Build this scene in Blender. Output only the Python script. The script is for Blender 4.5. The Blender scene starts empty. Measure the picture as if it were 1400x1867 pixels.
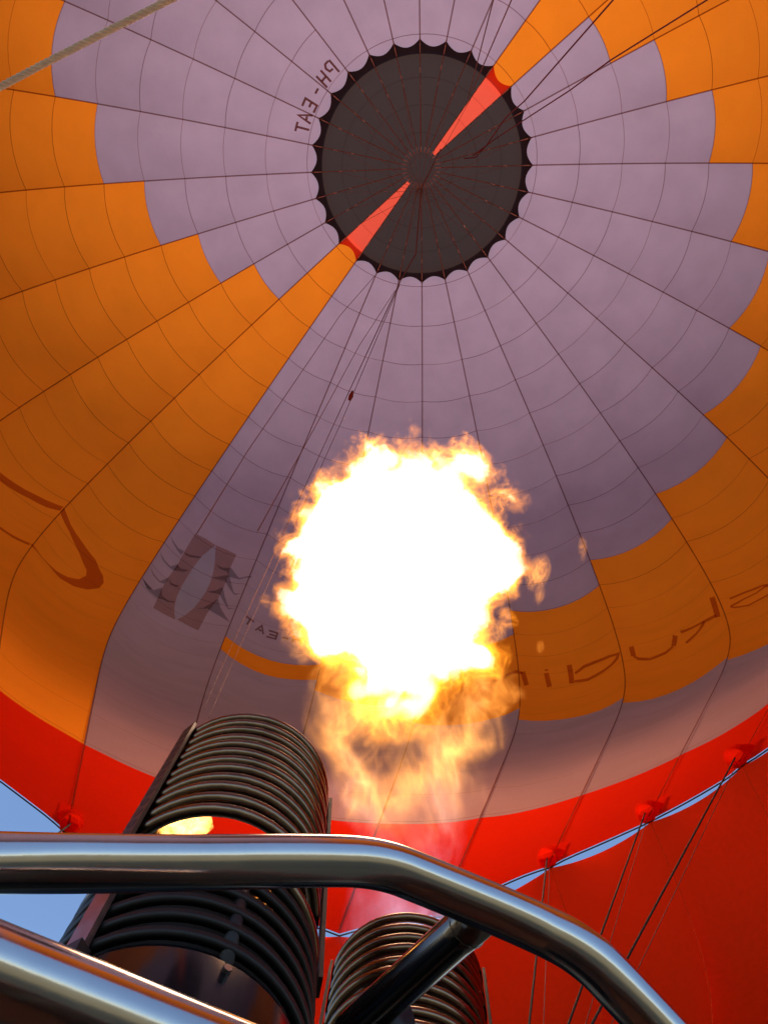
import bpy, bmesh, math, random
import numpy as np
from mathutils import Vector, Matrix, noise
from mathutils.geometry import tessellate_polygon
random.seed(7)
PI = math.pi
sc = bpy.context.scene
COL = sc.collection
GZ = 1.75                                   # camera height above the grass

# ------------------------------------------------------------------ camera
MROW = np.array([[0.9980683484, 0.0308823473, 0.0539059601],
                 [-0.0037761187, 0.8962471571, -0.4435389209],
                 [-0.0620105865, 0.4424786029, 0.8946325352]])
CAM = np.array([0.25756, -0.78019, GZ])
FPX = 1365.66
cd = bpy.data.cameras.new('camera')
cam = bpy.data.objects.new('camera', cd)
COL.objects.link(cam)
cd.sensor_fit = 'VERTICAL'
cd.sensor_height = 36.0
cd.lens = FPX / 1867 * 36
cd.clip_start = 0.02
cd.clip_end = 9000
r0, r1, r2 = MROW
cam.matrix_world = Matrix(((r0[0], -r1[0], -r2[0], CAM[0]), (r0[1], -r1[1], -r2[1], CAM[1]),
                           (r0[2], -r1[2], -r2[2], CAM[2]), (0, 0, 0, 1)))
sc.camera = cam
cd.dof.use_dof = False

# ------------------------------------------------------------------ sky, sun, exposure
SUN_AZ = Vector((0.0, -1.0, 0))           # horizontal direction towards the sun
SUN_EL = math.radians(74)
w = bpy.data.worlds.new('World')
sc.world = w
w.use_nodes = True
nt = w.node_tree
sky = nt.nodes.new('ShaderNodeTexSky')
sky.sky_type = 'NISHITA'
sky.sun_disc = False
sky.sun_elevation = SUN_EL
sky.sun_rotation = math.atan2(SUN_AZ.x, SUN_AZ.y)
sky.air_density = 1.0
sky.dust_density = 0.15
sky.ozone_density = 3.5
bg = nt.nodes['Background']
bg.inputs['Strength'].default_value = 0.085
nt.links.new(sky.outputs[0], bg.inputs['Color'])
sl = bpy.data.lights.new('sun', 'SUN')
sl.energy = 1.5
sl.angle = math.radians(10)
sl.color = (1.0, 0.9, 0.78)
so = bpy.data.objects.new('sun', sl)
COL.objects.link(so)
sd = Vector((SUN_AZ.normalized().x * math.cos(SUN_EL), SUN_AZ.normalized().y * math.cos(SUN_EL), math.sin(SUN_EL)))
so.rotation_euler = sd.to_track_quat('Z', 'Y').to_euler()
so.location = sd * 60
vs = sc.view_settings
vs.view_transform = 'Standard'
vs.look = 'None'
vs.gamma = 1
vs.use_curve_mapping = False
vs.exposure = 1.24
cy = sc.cycles
cy.volume_step_rate = 0.15
cy.volume_max_steps = 512
cy.max_bounces = 10
cy.diffuse_bounces = 6
cy.transmission_bounces = 8
cy.transparent_max_bounces = 16
cy.sample_clamp_indirect = 4.0
cy.caustics_reflective = False
cy.caustics_refractive = False

# ------------------------------------------------------------------ helpers
def ray(px, py):
    return np.array([(px - 700) / FPX, (py - 933.5) / FPX, 1.0]) @ MROW
def at(px, py, dep):                        # a point of the place, seen at that pixel of the photograph, dep metres ahead
    return Vector(CAM + ray(px, py) * dep)
def to_px(X):
    c = (np.asarray(X, float) - CAM) @ MROW.T
    return 700 + FPX * c[..., 0] / c[..., 2], 933.5 + FPX * c[..., 1] / c[..., 2], c[..., 2]

def link(name, me, parent=None, mat=None):
    o = bpy.data.objects.new(name, me)
    COL.objects.link(o)
    if mat is not None:
        me.materials.append(mat)
    if parent is not None:
        o.parent = parent
        o.matrix_parent_inverse = parent.matrix_world.inverted() if False else Matrix.Translation(-Vector(parent.location))
    return o
def thing(name, label, cat, loc=(0, 0, 0), group=None):
    o = bpy.data.objects.new(name, None)
    COL.objects.link(o)
    o.location = loc
    o.empty_display_size = 0.1
    tag(o, label, cat, group)
    return o
def tag(o, label, cat, group=None):
    o['label'] = label
    o['category'] = cat
    if group:
        o['group'] = group
    return o
def mesh(name, V, F, parent=None, mat=None, smooth=True):
    me = bpy.data.meshes.new(name)
    me.from_pydata([tuple(map(float, v)) for v in V], [], F)
    if smooth:
        me.polygons.foreach_set('use_smooth', [True] * len(me.polygons))
    me.update()
    return link(name, me, parent, mat)
class MB:
    """collects tubes, boxes and sheets for ONE mesh object"""
    def __init__(s): s.V = []; s.F = []
    def add(s, V, F):
        n = len(s.V); s.V += [Vector(v) for v in V]; s.F += [tuple(i + n for i in f) for f in F]
    def tube(s, pts, rad, seg=10, closed=False, cap=True, flat=None):
        pts = [Vector(p) for p in pts]; n = len(pts)
        rad = rad if isinstance(rad, (list, tuple)) else [rad] * n
        up = None; V = []; F = []
        for i, p in enumerate(pts):
            a = pts[(i - 1) % n] if (closed or i > 0) else p
            b = pts[(i + 1) % n] if (closed or i < n - 1) else p
            t = (b - a).normalized()
            if up is None:
                up = t.orthogonal().normalized() if flat is None else Vector(flat)
            up = (up - t * up.dot(t)).normalized()
            sd_ = t.cross(up)
            for k in range(seg):
                an = 2 * PI * k / seg
                V.append(p + (up * math.cos(an) + sd_ * math.sin(an)) * rad[i])
        m = n if closed else n - 1
        for i in range(m):
            for k in range(seg):
                F.append((i * seg + k, i * seg + (k + 1) % seg, ((i + 1) % n) * seg + (k + 1) % seg, ((i + 1) % n) * seg + k))
        if cap and not closed:
            F.append(tuple(range(seg))[::-1]); F.append(tuple((n - 1) * seg + k for k in range(seg)))
        s.add(V, F)
    def box(s, c, ax, ay, az):              # half-axes
        c, ax, ay, az = Vector(c), Vector(ax), Vector(ay), Vector(az)
        V = [c + ax * i + ay * j + az * k for i in (-1, 1) for j in (-1, 1) for k in (-1, 1)]
        s.add(V, [(0, 1, 3, 2), (4, 6, 7, 5), (0, 4, 5, 1), (2, 3, 7, 6), (0, 2, 6, 4), (1, 5, 7, 3)])
    def build(s, name, parent=None, mat=None, smooth=True):
        return mesh(name, s.V, s.F, parent, mat, smooth)

# ------------------------------------------------------------------ materials
def newmat(name):
    m = bpy.data.materials.new(name)
    m.use_nodes = True
    m.node_tree.nodes.clear()
    return m, m.node_tree
def N(t, ty, **kw):
    n = t.nodes.new(ty)
    for k, v in kw.items():
        if k.startswith('in_'):
            n.inputs[k[3:].replace('_', ' ')].default_value = v
        else:
            setattr(n, k, v)
    return n
def mathn(t, op, a, b=None, c=None, clamp=False):
    n = t.nodes.new('ShaderNodeMath'); n.operation = op; n.use_clamp = clamp
    for i, x in enumerate((a, b, c)):
        if x is None: continue
        if isinstance(x, (int, float)): n.inputs[i].default_value = x
        else: t.links.new(x, n.inputs[i])
    return n.outputs[0]
def fabric(name, col, trans, tcol=None, mott=0.10):
    """coated ripstop: light passes through it and comes back off it"""
    m, t = newmat(name)
    out = N(t, 'ShaderNodeOutputMaterial')
    g = N(t, 'ShaderNodeNewGeometry')
    n1 = N(t, 'ShaderNodeTexNoise'); n1.inputs['Scale'].default_value = 1.1; n1.inputs['Detail'].default_value = 4
    n2 = N(t, 'ShaderNodeTexNoise'); n2.inputs['Scale'].default_value = 60; n2.inputs['Detail'].default_value = 2
    t.links.new(g.outputs['Position'], n1.inputs['Vector']); t.links.new(g.outputs['Position'], n2.inputs['Vector'])
    f = mathn(t, 'ADD', mathn(t, 'MULTIPLY_ADD', n1.outputs[0], mott * 2, 1 - mott), mathn(t, 'MULTIPLY_ADD', n2.outputs[0], .16, -.08))
    def tint(c):
        v = N(t, 'ShaderNodeVectorMath', operation='SCALE'); v.inputs[0].default_value = c[:3]; t.links.new(f, v.inputs['Scale']); return v.outputs[0]
    d = N(t, 'ShaderNodeBsdfDiffuse'); t.links.new(tint(col), d.inputs['Color'])
    tr = N(t, 'ShaderNodeBsdfTranslucent'); t.links.new(tint(tcol or col), tr.inputs['Color'])
    mx = N(t, 'ShaderNodeMixShader'); mx.inputs[0].default_value = trans
    t.links.new(d.outputs[0], mx.inputs[1]); t.links.new(tr.outputs[0], mx.inputs[2])
    t.links.new(mx.outputs[0], out.inputs['Surface'])
    return m
def film(name, col, body=0.12, bcol=(.1, .04, .02)):
    """thin dyed print or doubled seam cloth lying on the panel: filters the light coming through it"""
    m, t = newmat(name)
    out = N(t, 'ShaderNodeOutputMaterial')
    a = N(t, 'ShaderNodeBsdfTransparent'); a.inputs[0].default_value = (*col, 1)
    b = N(t, 'ShaderNodeBsdfDiffuse'); b.inputs[0].default_value = (*bcol, 1)
    mx = N(t, 'ShaderNodeMixShader'); mx.inputs[0].default_value = body
    t.links.new(a.outputs[0], mx.inputs[1]); t.links.new(b.outputs[0], mx.inputs[2]); t.links.new(mx.outputs[0], out.inputs['Surface'])
    return m
def solid(name, col, rough=0.5, metal=0.0, var=0.25, scale=20, bump=0.0, rvar=0.15, stretch=(1, 1, 1), spec=.5):
    m, t = newmat(name)
    out = N(t, 'ShaderNodeOutputMaterial')
    p = N(t, 'ShaderNodeBsdfPrincipled'); p.inputs['Metallic'].default_value = metal; p.inputs['Specular IOR Level'].default_value = spec
    g = N(t, 'ShaderNodeTexCoord'); mp = N(t, 'ShaderNodeMapping'); mp.inputs['Scale'].default_value = stretch
    t.links.new(g.outputs['Object'], mp.inputs[0])
    n = N(t, 'ShaderNodeTexNoise'); n.inputs['Scale'].default_value = scale; n.inputs['Detail'].default_value = 6; n.inputs['Roughness'].default_value = .65
    t.links.new(mp.outputs[0], n.inputs['Vector'])
    v = N(t, 'ShaderNodeVectorMath', operation='SCALE'); v.inputs[0].default_value = col
    t.links.new(mathn(t, 'MULTIPLY_ADD', n.outputs[0], var * 2, 1 - var), v.inputs['Scale'])
    t.links.new(v.outputs[0], p.inputs['Base Color'])
    t.links.new(mathn(t, 'MULTIPLY_ADD', n.outputs[0], rvar * 2, rough - rvar, clamp=True), p.inputs['Roughness'])
    if bump:
        b = N(t, 'ShaderNodeBump'); b.inputs['Strength'].default_value = bump; b.inputs['Distance'].default_value = .004
        t.links.new(n.outputs[0], b.inputs['Height']); t.links.new(b.outputs[0], p.inputs['Normal'])
    t.links.new(p.outputs[0], out.inputs['Surface'])
    return m
GRAY = fabric('silver_cloth', (.42, .19, .15), .5, (.455, .305, .355), mott=.15)
ORANGE = fabric('orange_cloth', (.98, .26, .016), .5, (.98, .235, .013))
RED = fabric('red_cloth', (.70, .016, .003), .5, (.98, .020, .003), mott=.12)
SCOOPRED = fabric('scoop_cloth', (.98, .026, .004), .94, (1.0, .026, .003), mott=.12)
BLACK = fabric('black_cloth', (.028, .018, .015), .55, (.062, .039, .033))
VENTRED = fabric('vent_red_cloth', (.75, .06, .03), .62, (.9, .10, .05))
SEAM = film('seam_cloth', (.64, .49, .47), .18, (.16, .06, .045))
PALESEAM = film('pale_seam_cloth', (.80, .66, .62), .12, (.30, .10, .06))
TAPE = film('tape_cloth', (.54, .36, .32), .24, (.15, .05, .035))
PRINT = {'umber': film('umber_print', (.78, .58, .50), .08, (.30, .12, .07)),
         'pale': film('pale_print', (.88, .97, 1.0), .06, (.45, .45, .52)),
         'shade': film('grey_print', (.66, .60, .60), .1, (.10, .07, .07)),
         'brown': film('brown_print', (.36, .16, .12), .2, (.16, .03, .015)),
         'brown2': film('brown_small_print', (.55, .36, .30), .2, (.16, .05, .03)),
         'rust': film('rust_print', (.74, .44, .42), .12, (.25, .02, .005))}
STEEL = solid('polished_steel', (.54, .51, .485), .15, 1.0, .12, 30, rvar=.08, bump=.03)
COILM = solid('heat_stained_steel', (.22, .155, .105), .24, 1.0, .5, 26, rvar=.1)
BLK = solid('sooty_black_metal', (.010, .009, .009), .5, .2, .3, 18)
CANM = solid('black_enamel', (.005, .006, .009), .14, .0, .2, 6, rvar=.05, spec=.2)
GAPBLACK = solid('matt_gap_black', (.006, .006, .006), .95, 0, .3, 30, rvar=.03)  # matt black puts the darkness between the cage rings into the colour
DARKSTEEL = solid('reflection_dark_steel', (.20, .165, .145), .16, 1.0, .2, 12, rvar=.06)  # dark base colour puts the burner's reflection into the strut steel
BARM = solid('bare_grey_steel', (.34, .34, .34), .34, 1.0, .35, 40, bump=.2)
STRAPM = solid('brown_oxide_steel', (.055, .045, .042), .42, .7, .35, 30, bump=.2)
ROPEW = solid('white_rope', (.90, .85, .76), .7, 0, .08, 200)
t = ROPEW.node_tree
tr_ = N(t, 'ShaderNodeBsdfTranslucent'); tr_.inputs[0].default_value = (.92, .86, .76, 1)
mx_ = N(t, 'ShaderNodeMixShader'); mx_.inputs[0].default_value = .70
pr_ = [n for n in t.nodes if n.type == 'BSDF_PRINCIPLED'][0]; ou_ = [n for n in t.nodes if n.type == 'OUTPUT_MATERIAL'][0]
t.links.new(pr_.outputs[0], mx_.inputs[1]); t.links.new(tr_.outputs[0], mx_.inputs[2]); t.links.new(mx_.outputs[0], ou_.inputs['Surface'])
CORDRED = solid('red_cord', (.20, .018, .012), .7, 0, .2, 50)
CORDTAN = solid('tan_cord', (.26, .10, .06), .7, 0, .2, 50)
CORDBR = solid('brown_cord', (.10, .045, .035), .7, 0, .2, 50)
WIRE = solid('dark_wire', (.012, .005, .004), .8, 0, .2, 50)
CORDFINE = solid('fine_cord', (.13, .04, .025), .8, 0, .2, 50)
VENTCORD = solid('vent_webbing', (.24, .125, .095), .8, 0, .2, 50)
LOOPM = solid('pale_webbing', (.62, .38, .28), .8, 0, .2, 50)

# ------------------------------------------------------------------ ground
gm, gt = newmat('meadow')
go_ = N(gt, 'ShaderNodeOutputMaterial'); gp = N(gt, 'ShaderNodeBsdfPrincipled'); gp.inputs['Roughness'].default_value = .9
gg = N(gt, 'ShaderNodeNewGeometry'); gn = N(gt, 'ShaderNodeTexNoise'); gn.inputs['Scale'].default_value = .7; gn.inputs['Detail'].default_value = 8
gt.links.new(gg.outputs['Position'], gn.inputs['Vector'])
gr = N(gt, 'ShaderNodeValToRGB'); gr.color_ramp.elements[0].color = (.13, .12, .05, 1); gr.color_ramp.elements[1].color = (.30, .26, .13, 1)  # straw tone lightened so the unseen field bounces light onto the scoop
gt.links.new(gn.outputs[0], gr.inputs[0]); gt.links.new(gr.outputs[0], gp.inputs['Base Color']); gt.links.new(gp.outputs[0], go_.inputs['Surface'])
n = 48
gV = [(0, 0, 0)] + [(r_ * math.cos(2 * PI * i / n), r_ * math.sin(2 * PI * i / n), 0) for r_ in (15, 200, 4000) for i in range(n)]
gF = [(0, 1 + i, 1 + (i + 1) % n) for i in range(n)]
for q in range(2):
    gF += [(1 + q * n + i, 1 + (q + 1) * n + i, 1 + (q + 1) * n + (i + 1) % n, 1 + q * n + (i + 1) % n) for i in range(n)]
ground = mesh('ground', gV, gF, None, gm, False)
ground['kind'] = 'structure'
ground['label'] = 'unseen straw-coloured grass field under the balloon, lightened to bounce light'

# ------------------------------------------------------------------ envelope shape
PS = np.linspace(0, 25.343189, 52)
PR = np.array([0.0, 0.646, 1.289, 1.929, 2.562, 3.188, 3.802, 4.403, 4.988, 5.552, 6.092, 6.607, 7.092, 7.546, 7.965, 8.348, 8.691, 8.993, 9.251, 9.468, 9.642, 9.776, 9.87, 9.925, 9.941, 9.917, 9.855, 9.757, 9.622, 9.453, 9.25, 9.014, 8.749, 8.46, 8.152, 7.827, 7.486, 7.129, 6.76, 6.38, 5.993, 5.601, 5.205, 4.806, 4.403, 3.997, 3.591, 3.183, 2.776, 2.368, 1.961, 1.553])
PH = np.array([26.294, 26.277, 26.223, 26.132, 26.006, 25.844, 25.645, 25.409, 25.134, 24.819, 24.466, 24.075, 23.649, 23.19, 22.699, 22.178, 21.631, 21.06, 20.468, 19.86, 19.238, 18.606, 17.967, 17.323, 16.678, 16.032, 15.389, 14.751, 14.119, 13.496, 12.883, 12.281, 11.692, 11.114, 10.547, 9.988, 9.44, 8.901, 8.371, 7.849, 7.331, 6.818, 6.307, 5.8, 5.295, 4.792, 4.29, 3.789, 3.287, 2.786, 2.285, 1.783])
S0 = 2.79259
def lift(k):                                # how far the mouth hem dips below the mean ring at a load tape
    return float(np.interp(k % 28, [7, 11, 12, 13, 14, 15, 16, 17, 18, 20], [0, .02, .10, .34, .44, .36, .22, .22, .15, 0]))
def prof(s):
    if s > PS[-1]:
        q = (s - PS[-1]) / (PS[-1] - PS[-2])
        return PR[-1] + q * (PR[-1] - PR[-2]), PH[-1] + q * (PH[-1] - PH[-2])
    return float(np.interp(s, PS, PR)), float(np.interp(s, PS, PH))
def billow(s):
    return float(np.interp(s, [0, 2.5, 4, 13, 19, 22, 24, 26], [0, .02, .07, .10, .07, .035, .01, 0]))
def ruffle(X, s):
    a = float(np.interp(s, [0, 3, 14, 18, 24, 26], [.004, .008, .012, .03, .022, .015]))
    v = Vector(X)
    return a * (noise.noise(v * .9) + .6 * noise.noise(Vector((v.x * 1.2, v.y * 1.2, v.z * 4.0)) + Vector((9, 3, 1))))
def surf(k, s, off=0.0, ruf=True, sag=1.0):
    r, h = prof(s)
    a_, b_ = prof(s + .05), prof(s - .05)
    dr, dh = a_[0] - b_[0], a_[1] - b_[1]
    l = math.hypot(dr, dh) or 1; nr, nh = -dh / l, dr / l
    u = k - math.floor(k + 1e-9)
    e = 1 - (2 * u - 1) ** 2
    b = sag * billow(s) * 2 * r * math.sin(PI / 28) * e
    a = PI / 2 - k * 2 * PI / 28
    if ruf and e > 0:
        b += ruffle((r * math.cos(a), -r * math.sin(a), h), s) * min(1, e * 1.6)
    b += off
    return Vector(((r + b * nr) * math.cos(a), -(r + b * nr) * math.sin(a), h + b * nh + GZ))

ENV = thing('balloon_envelope', 'huge balloon envelope of grey and orange panels with red mouth band', 'hot air balloon', (0, 0, 1.78 + GZ))

def sheet(k0, k1, sa, sb, nu, nv, f=None, off=0.0):
    """grid between gore lines; sa / sb give the upper and lower edge at each end (pairs)"""
    V = []; F = []
    for j in range(nv + 1):
        for i in range(nu + 1):
            u = i / nu; v = j / nv
            a = sa[0] + (sa[1] - sa[0]) * u; b = sb[0] + (sb[1] - sb[0]) * u
            if f: a, b = f(u, a, b)
            V.append(surf(min(k0 + (k1 - k0) * u, k1 - 1e-7) if u == 1 else k0 + (k1 - k0) * u, a + (b - a) * v, off) if u < 1 else surf(k1, a + (b - a) * v, off))
    for j in range(nv):
        for i in range(nu):
            q = j * (nu + 1) + i
            F.append((q, q + 1, q + nu + 2, q + nu + 1))
    return V, F

def bounds(g):
    """list of (s_left, s_right, colour of the panel that starts there); left = lower k"""
    ring = [S0 + i for i in range(22)] + [24.5]
    L = []
    def fill(a, b, c):                      # a, b: (s at line g, s at line g+1)
        am, bm = sum(a) / 2, sum(b) / 2
        inner = [x for x in ring if am + .45 < x < bm - .45]
        L.append((a, c))
        for x in inner: L.append(((x, x), c))
    e = (24.5, 24.5); top = (S0, S0)
    if g in (3, 17): fill(top, e, ORANGE)
    elif 4 <= g <= 13:
        m = (S0 + g - 2,) * 2
        low = {13: (18.3, 18.9), 12: (19.77, 19.35), 11: (20.31, 20.28), 10: (20.7, 20.6)}.get(g, (20.8, 20.8))
        fill(top, m, GRAY); fill(m, low, ORANGE); fill(low, e, GRAY)
    elif g == 14: fill(top, (14.6, 14.6), GRAY); fill((14.6, 14.6), (17.0, 17.06), ORANGE); fill((17.0, 17.06), e, GRAY)
    elif g == 15: fill(top, (15.37, 15.32), GRAY); fill((15.37, 15.32), (16.32, 16.13), ORANGE); fill((16.32, 16.13), e, GRAY)
    elif g in (16, 0, 1, 2): fill(top, e, GRAY)
    else:
        m = (S0 + g - 16,) * 2
        fill(top, m, GRAY); fill(m, e, ORANGE)
    L.append((e, None))
    return L

SE_V = MB(); SE_P = MB()                    # doubled cloth of the cross seams, dark and pale thread
seam_rng = random.Random(5)
hid = {}
def seam(k, a, wd=.024):
    n_ = 8
    wd *= float(np.interp((a[0] + a[1]) / 2, [3, 12, 18, 24.5], [1, .9, .5, .35]))
    h = wd / 1.3 / 2
    V = []
    for i in range(n_ + 1):
        u = i / n_; kk = k + u if u < 1 else k + 1
        s = a[0] + (a[1] - a[0]) * u
        V += [surf(kk, s - h, -.012), surf(kk, s + h, -.012)]
    (SE_P if (a[0] > 15 and a[0] < 24.4) or seam_rng.random() < .35 else SE_V).add(V, [(2 * i, 2 * i + 1, 2 * i + 3, 2 * i + 2) for i in range(n_)])
def inview(V):
    x, y, z = to_px(np.array([tuple(v) for v in V]))
    return bool(((x > -4) & (x < 1404) & (y > -4) & (y < 1871) & (z > .1)).any())
cnt = 0
for g in range(28):
    B = bounds(g)
    for (a, c), (b, _) in zip(B[:-1], B[1:]):
        V, F = sheet(g, g + 1, a, b, 8, 3)
        if inview(V) and cnt < 296:
            mesh('fabric_panel', V, F, ENV, c); cnt += 1
            seam(g, b)
        else:
            hid.setdefault(c.name, (c, MB()))[1].add(V, F)
    # the hem strip above the first ring, up to the round opening under the vent
    c = {3: ORANGE, 17: ORANGE}.get(g, GRAY)
    V, F = sheet(g, g + 1, (2.42, 2.42), (S0, S0), 8, 1)
    mesh('opening_collar', V, F, ENV, c)
    seam(g, (S0, S0), .022)
    # red band round the mouth, hem drawn tight between the tapes
    hl, hr = PS[-1] + lift(g), PS[-1] + lift(g + 1)
    V, F = sheet(g, g + 1, (24.5, 24.5), (hl, hr), 8, 3, lambda u, a_, b_: (a_, b_ - .025 * (1 - (2 * u - 1) ** 2)))
    mesh('mouth_band', V, F, ENV, RED)
for nm, (c, mb) in hid.items():
    o = mb.build('outer_panels', ENV, c); o['kind'] = 'stuff'
o = SE_V.build('cross_seam', ENV, SEAM); o['kind'] = 'stuff'
o = SE_P.build('pale_seam', ENV, PALESEAM); o['kind'] = 'stuff'

# load tapes on the gore lines, crown to mouth
for k in range(28):
    V = []; a = PI / 2 - k * 2 * PI / 28
    td = Vector((-math.sin(a), -math.cos(a), 0))
    ss_ = [2.45 + i * (PS[-1] + lift(k) - 2.45) / 60 for i in range(61)]
    for s in ss_:
        p = surf(k, s, -.010, False); wd = float(np.interp(s, [2.5, 10, 17, 24.4, 25], [.021, .016, .009, .005, .004]))
        V += [p - td * wd, p + td * wd]
    mesh('load_tape', V, [(2 * i, 2 * i + 1, 2 * i + 3, 2 * i + 2) for i in range(60)], ENV, TAPE)

# mouth cable in the hem and the cloth sleeves the rigging comes out of
mc = MB()
pts = []
for g in range(28):
    hl, hr = PS[-1] + lift(g), PS[-1] + lift(g + 1)
    for i in range(8):
        u = i / 8
        pts.append(surf(g + u, hl + (hr - hl) * u - .025 * (1 - (2 * u - 1) ** 2) + .004, .004))
mc.tube(pts, .0022, 6, closed=True)
mc.build('mouth_cable', ENV, WIRE)
TIP = {}
for k in range(28):
    if k == 14: continue                    # here the scoop is laced straight to the hem
    a = PI / 2 - k * 2 * PI / 28
    s = PS[-1] + lift(k)
    p = surf(k, s - .07, -.006, False); q = surf(k, s + .045, -.006, False)
    dn = (q - p).normalized(); td = Vector((-math.sin(a), -math.cos(a), 0)); nn = td.cross(dn).normalized()
    if nn.dot(Vector((math.cos(a), -math.sin(a), 0))) > 0: nn = -nn     # towards the axis
    V = []; F = []; sg = 12; rows = [(0.0, .046, .010), (.028, .045, .020), (.055, .039, .030), (.085, .029, .026), (.10, .033, .032)]
    for z, rx, ry in rows:
        for i in range(sg):
            an = 2 * PI * i / sg
            wv = 1 + .06 * math.sin(2 * an + k) * (z > .08)
            V.append(p + dn * (z + .012 * math.sin(2 * an + k) * (z > .1)) + td * math.cos(an) * rx * wv + nn * (math.sin(an) * ry * wv + ry * .6))
    for j in range(len(rows) - 1):
        for i in range(sg):
            F.append((j * sg + i, j * sg + (i + 1) % sg, (j + 1) * sg + (i + 1) % sg, (j + 1) * sg + i))
    sl_ = mesh('rigging_sleeve', V, F, ENV, RED)
    c0 = surf(k, s - .19, -.010, False); c1 = surf(k, s - .06, -.010, False)
    mesh('sleeve_patch', [c0 - td * .042, c0 + td * .042, c1 + td * .042, c1 - td * .042], [(0, 1, 2, 3)], sl_, RED)
    TIP[k] = p + dn * .10 + nn * .02

# flat print on the cloth
def printed(name, mat, polys):
    V = []; F = []
    for poly in polys:
        bm = bmesh.new()
        P2 = [Vector((k * 1.7, s * 1.3, 0)) for k, s in poly]
        bv = [bm.verts.new(p) for p in P2]
        for tri in tessellate_polygon([P2]):
            try: bm.faces.new([bv[i] for i in tri])
            except ValueError: pass
        for _ in range(3):
            lg = [e for e in bm.edges if e.calc_length() > .22]
            if not lg: break
            bmesh.ops.subdivide_edges(bm, edges=lg, cuts=1)
            bmesh.ops.triangulate(bm, faces=bm.faces[:])
        bm.verts.index_update()
        n0 = len(V)
        V += [surf(v.co.x / 1.7, v.co.y / 1.3, {'pale': -.022, 'shade': -.026}.get(mat, -.018)) for v in bm.verts]
        F += [tuple(v.index + n0 for v in f.verts) for f in bm.faces]
        bm.free()
    return mesh(name, V, F, ENV, PRINT[mat])
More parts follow.
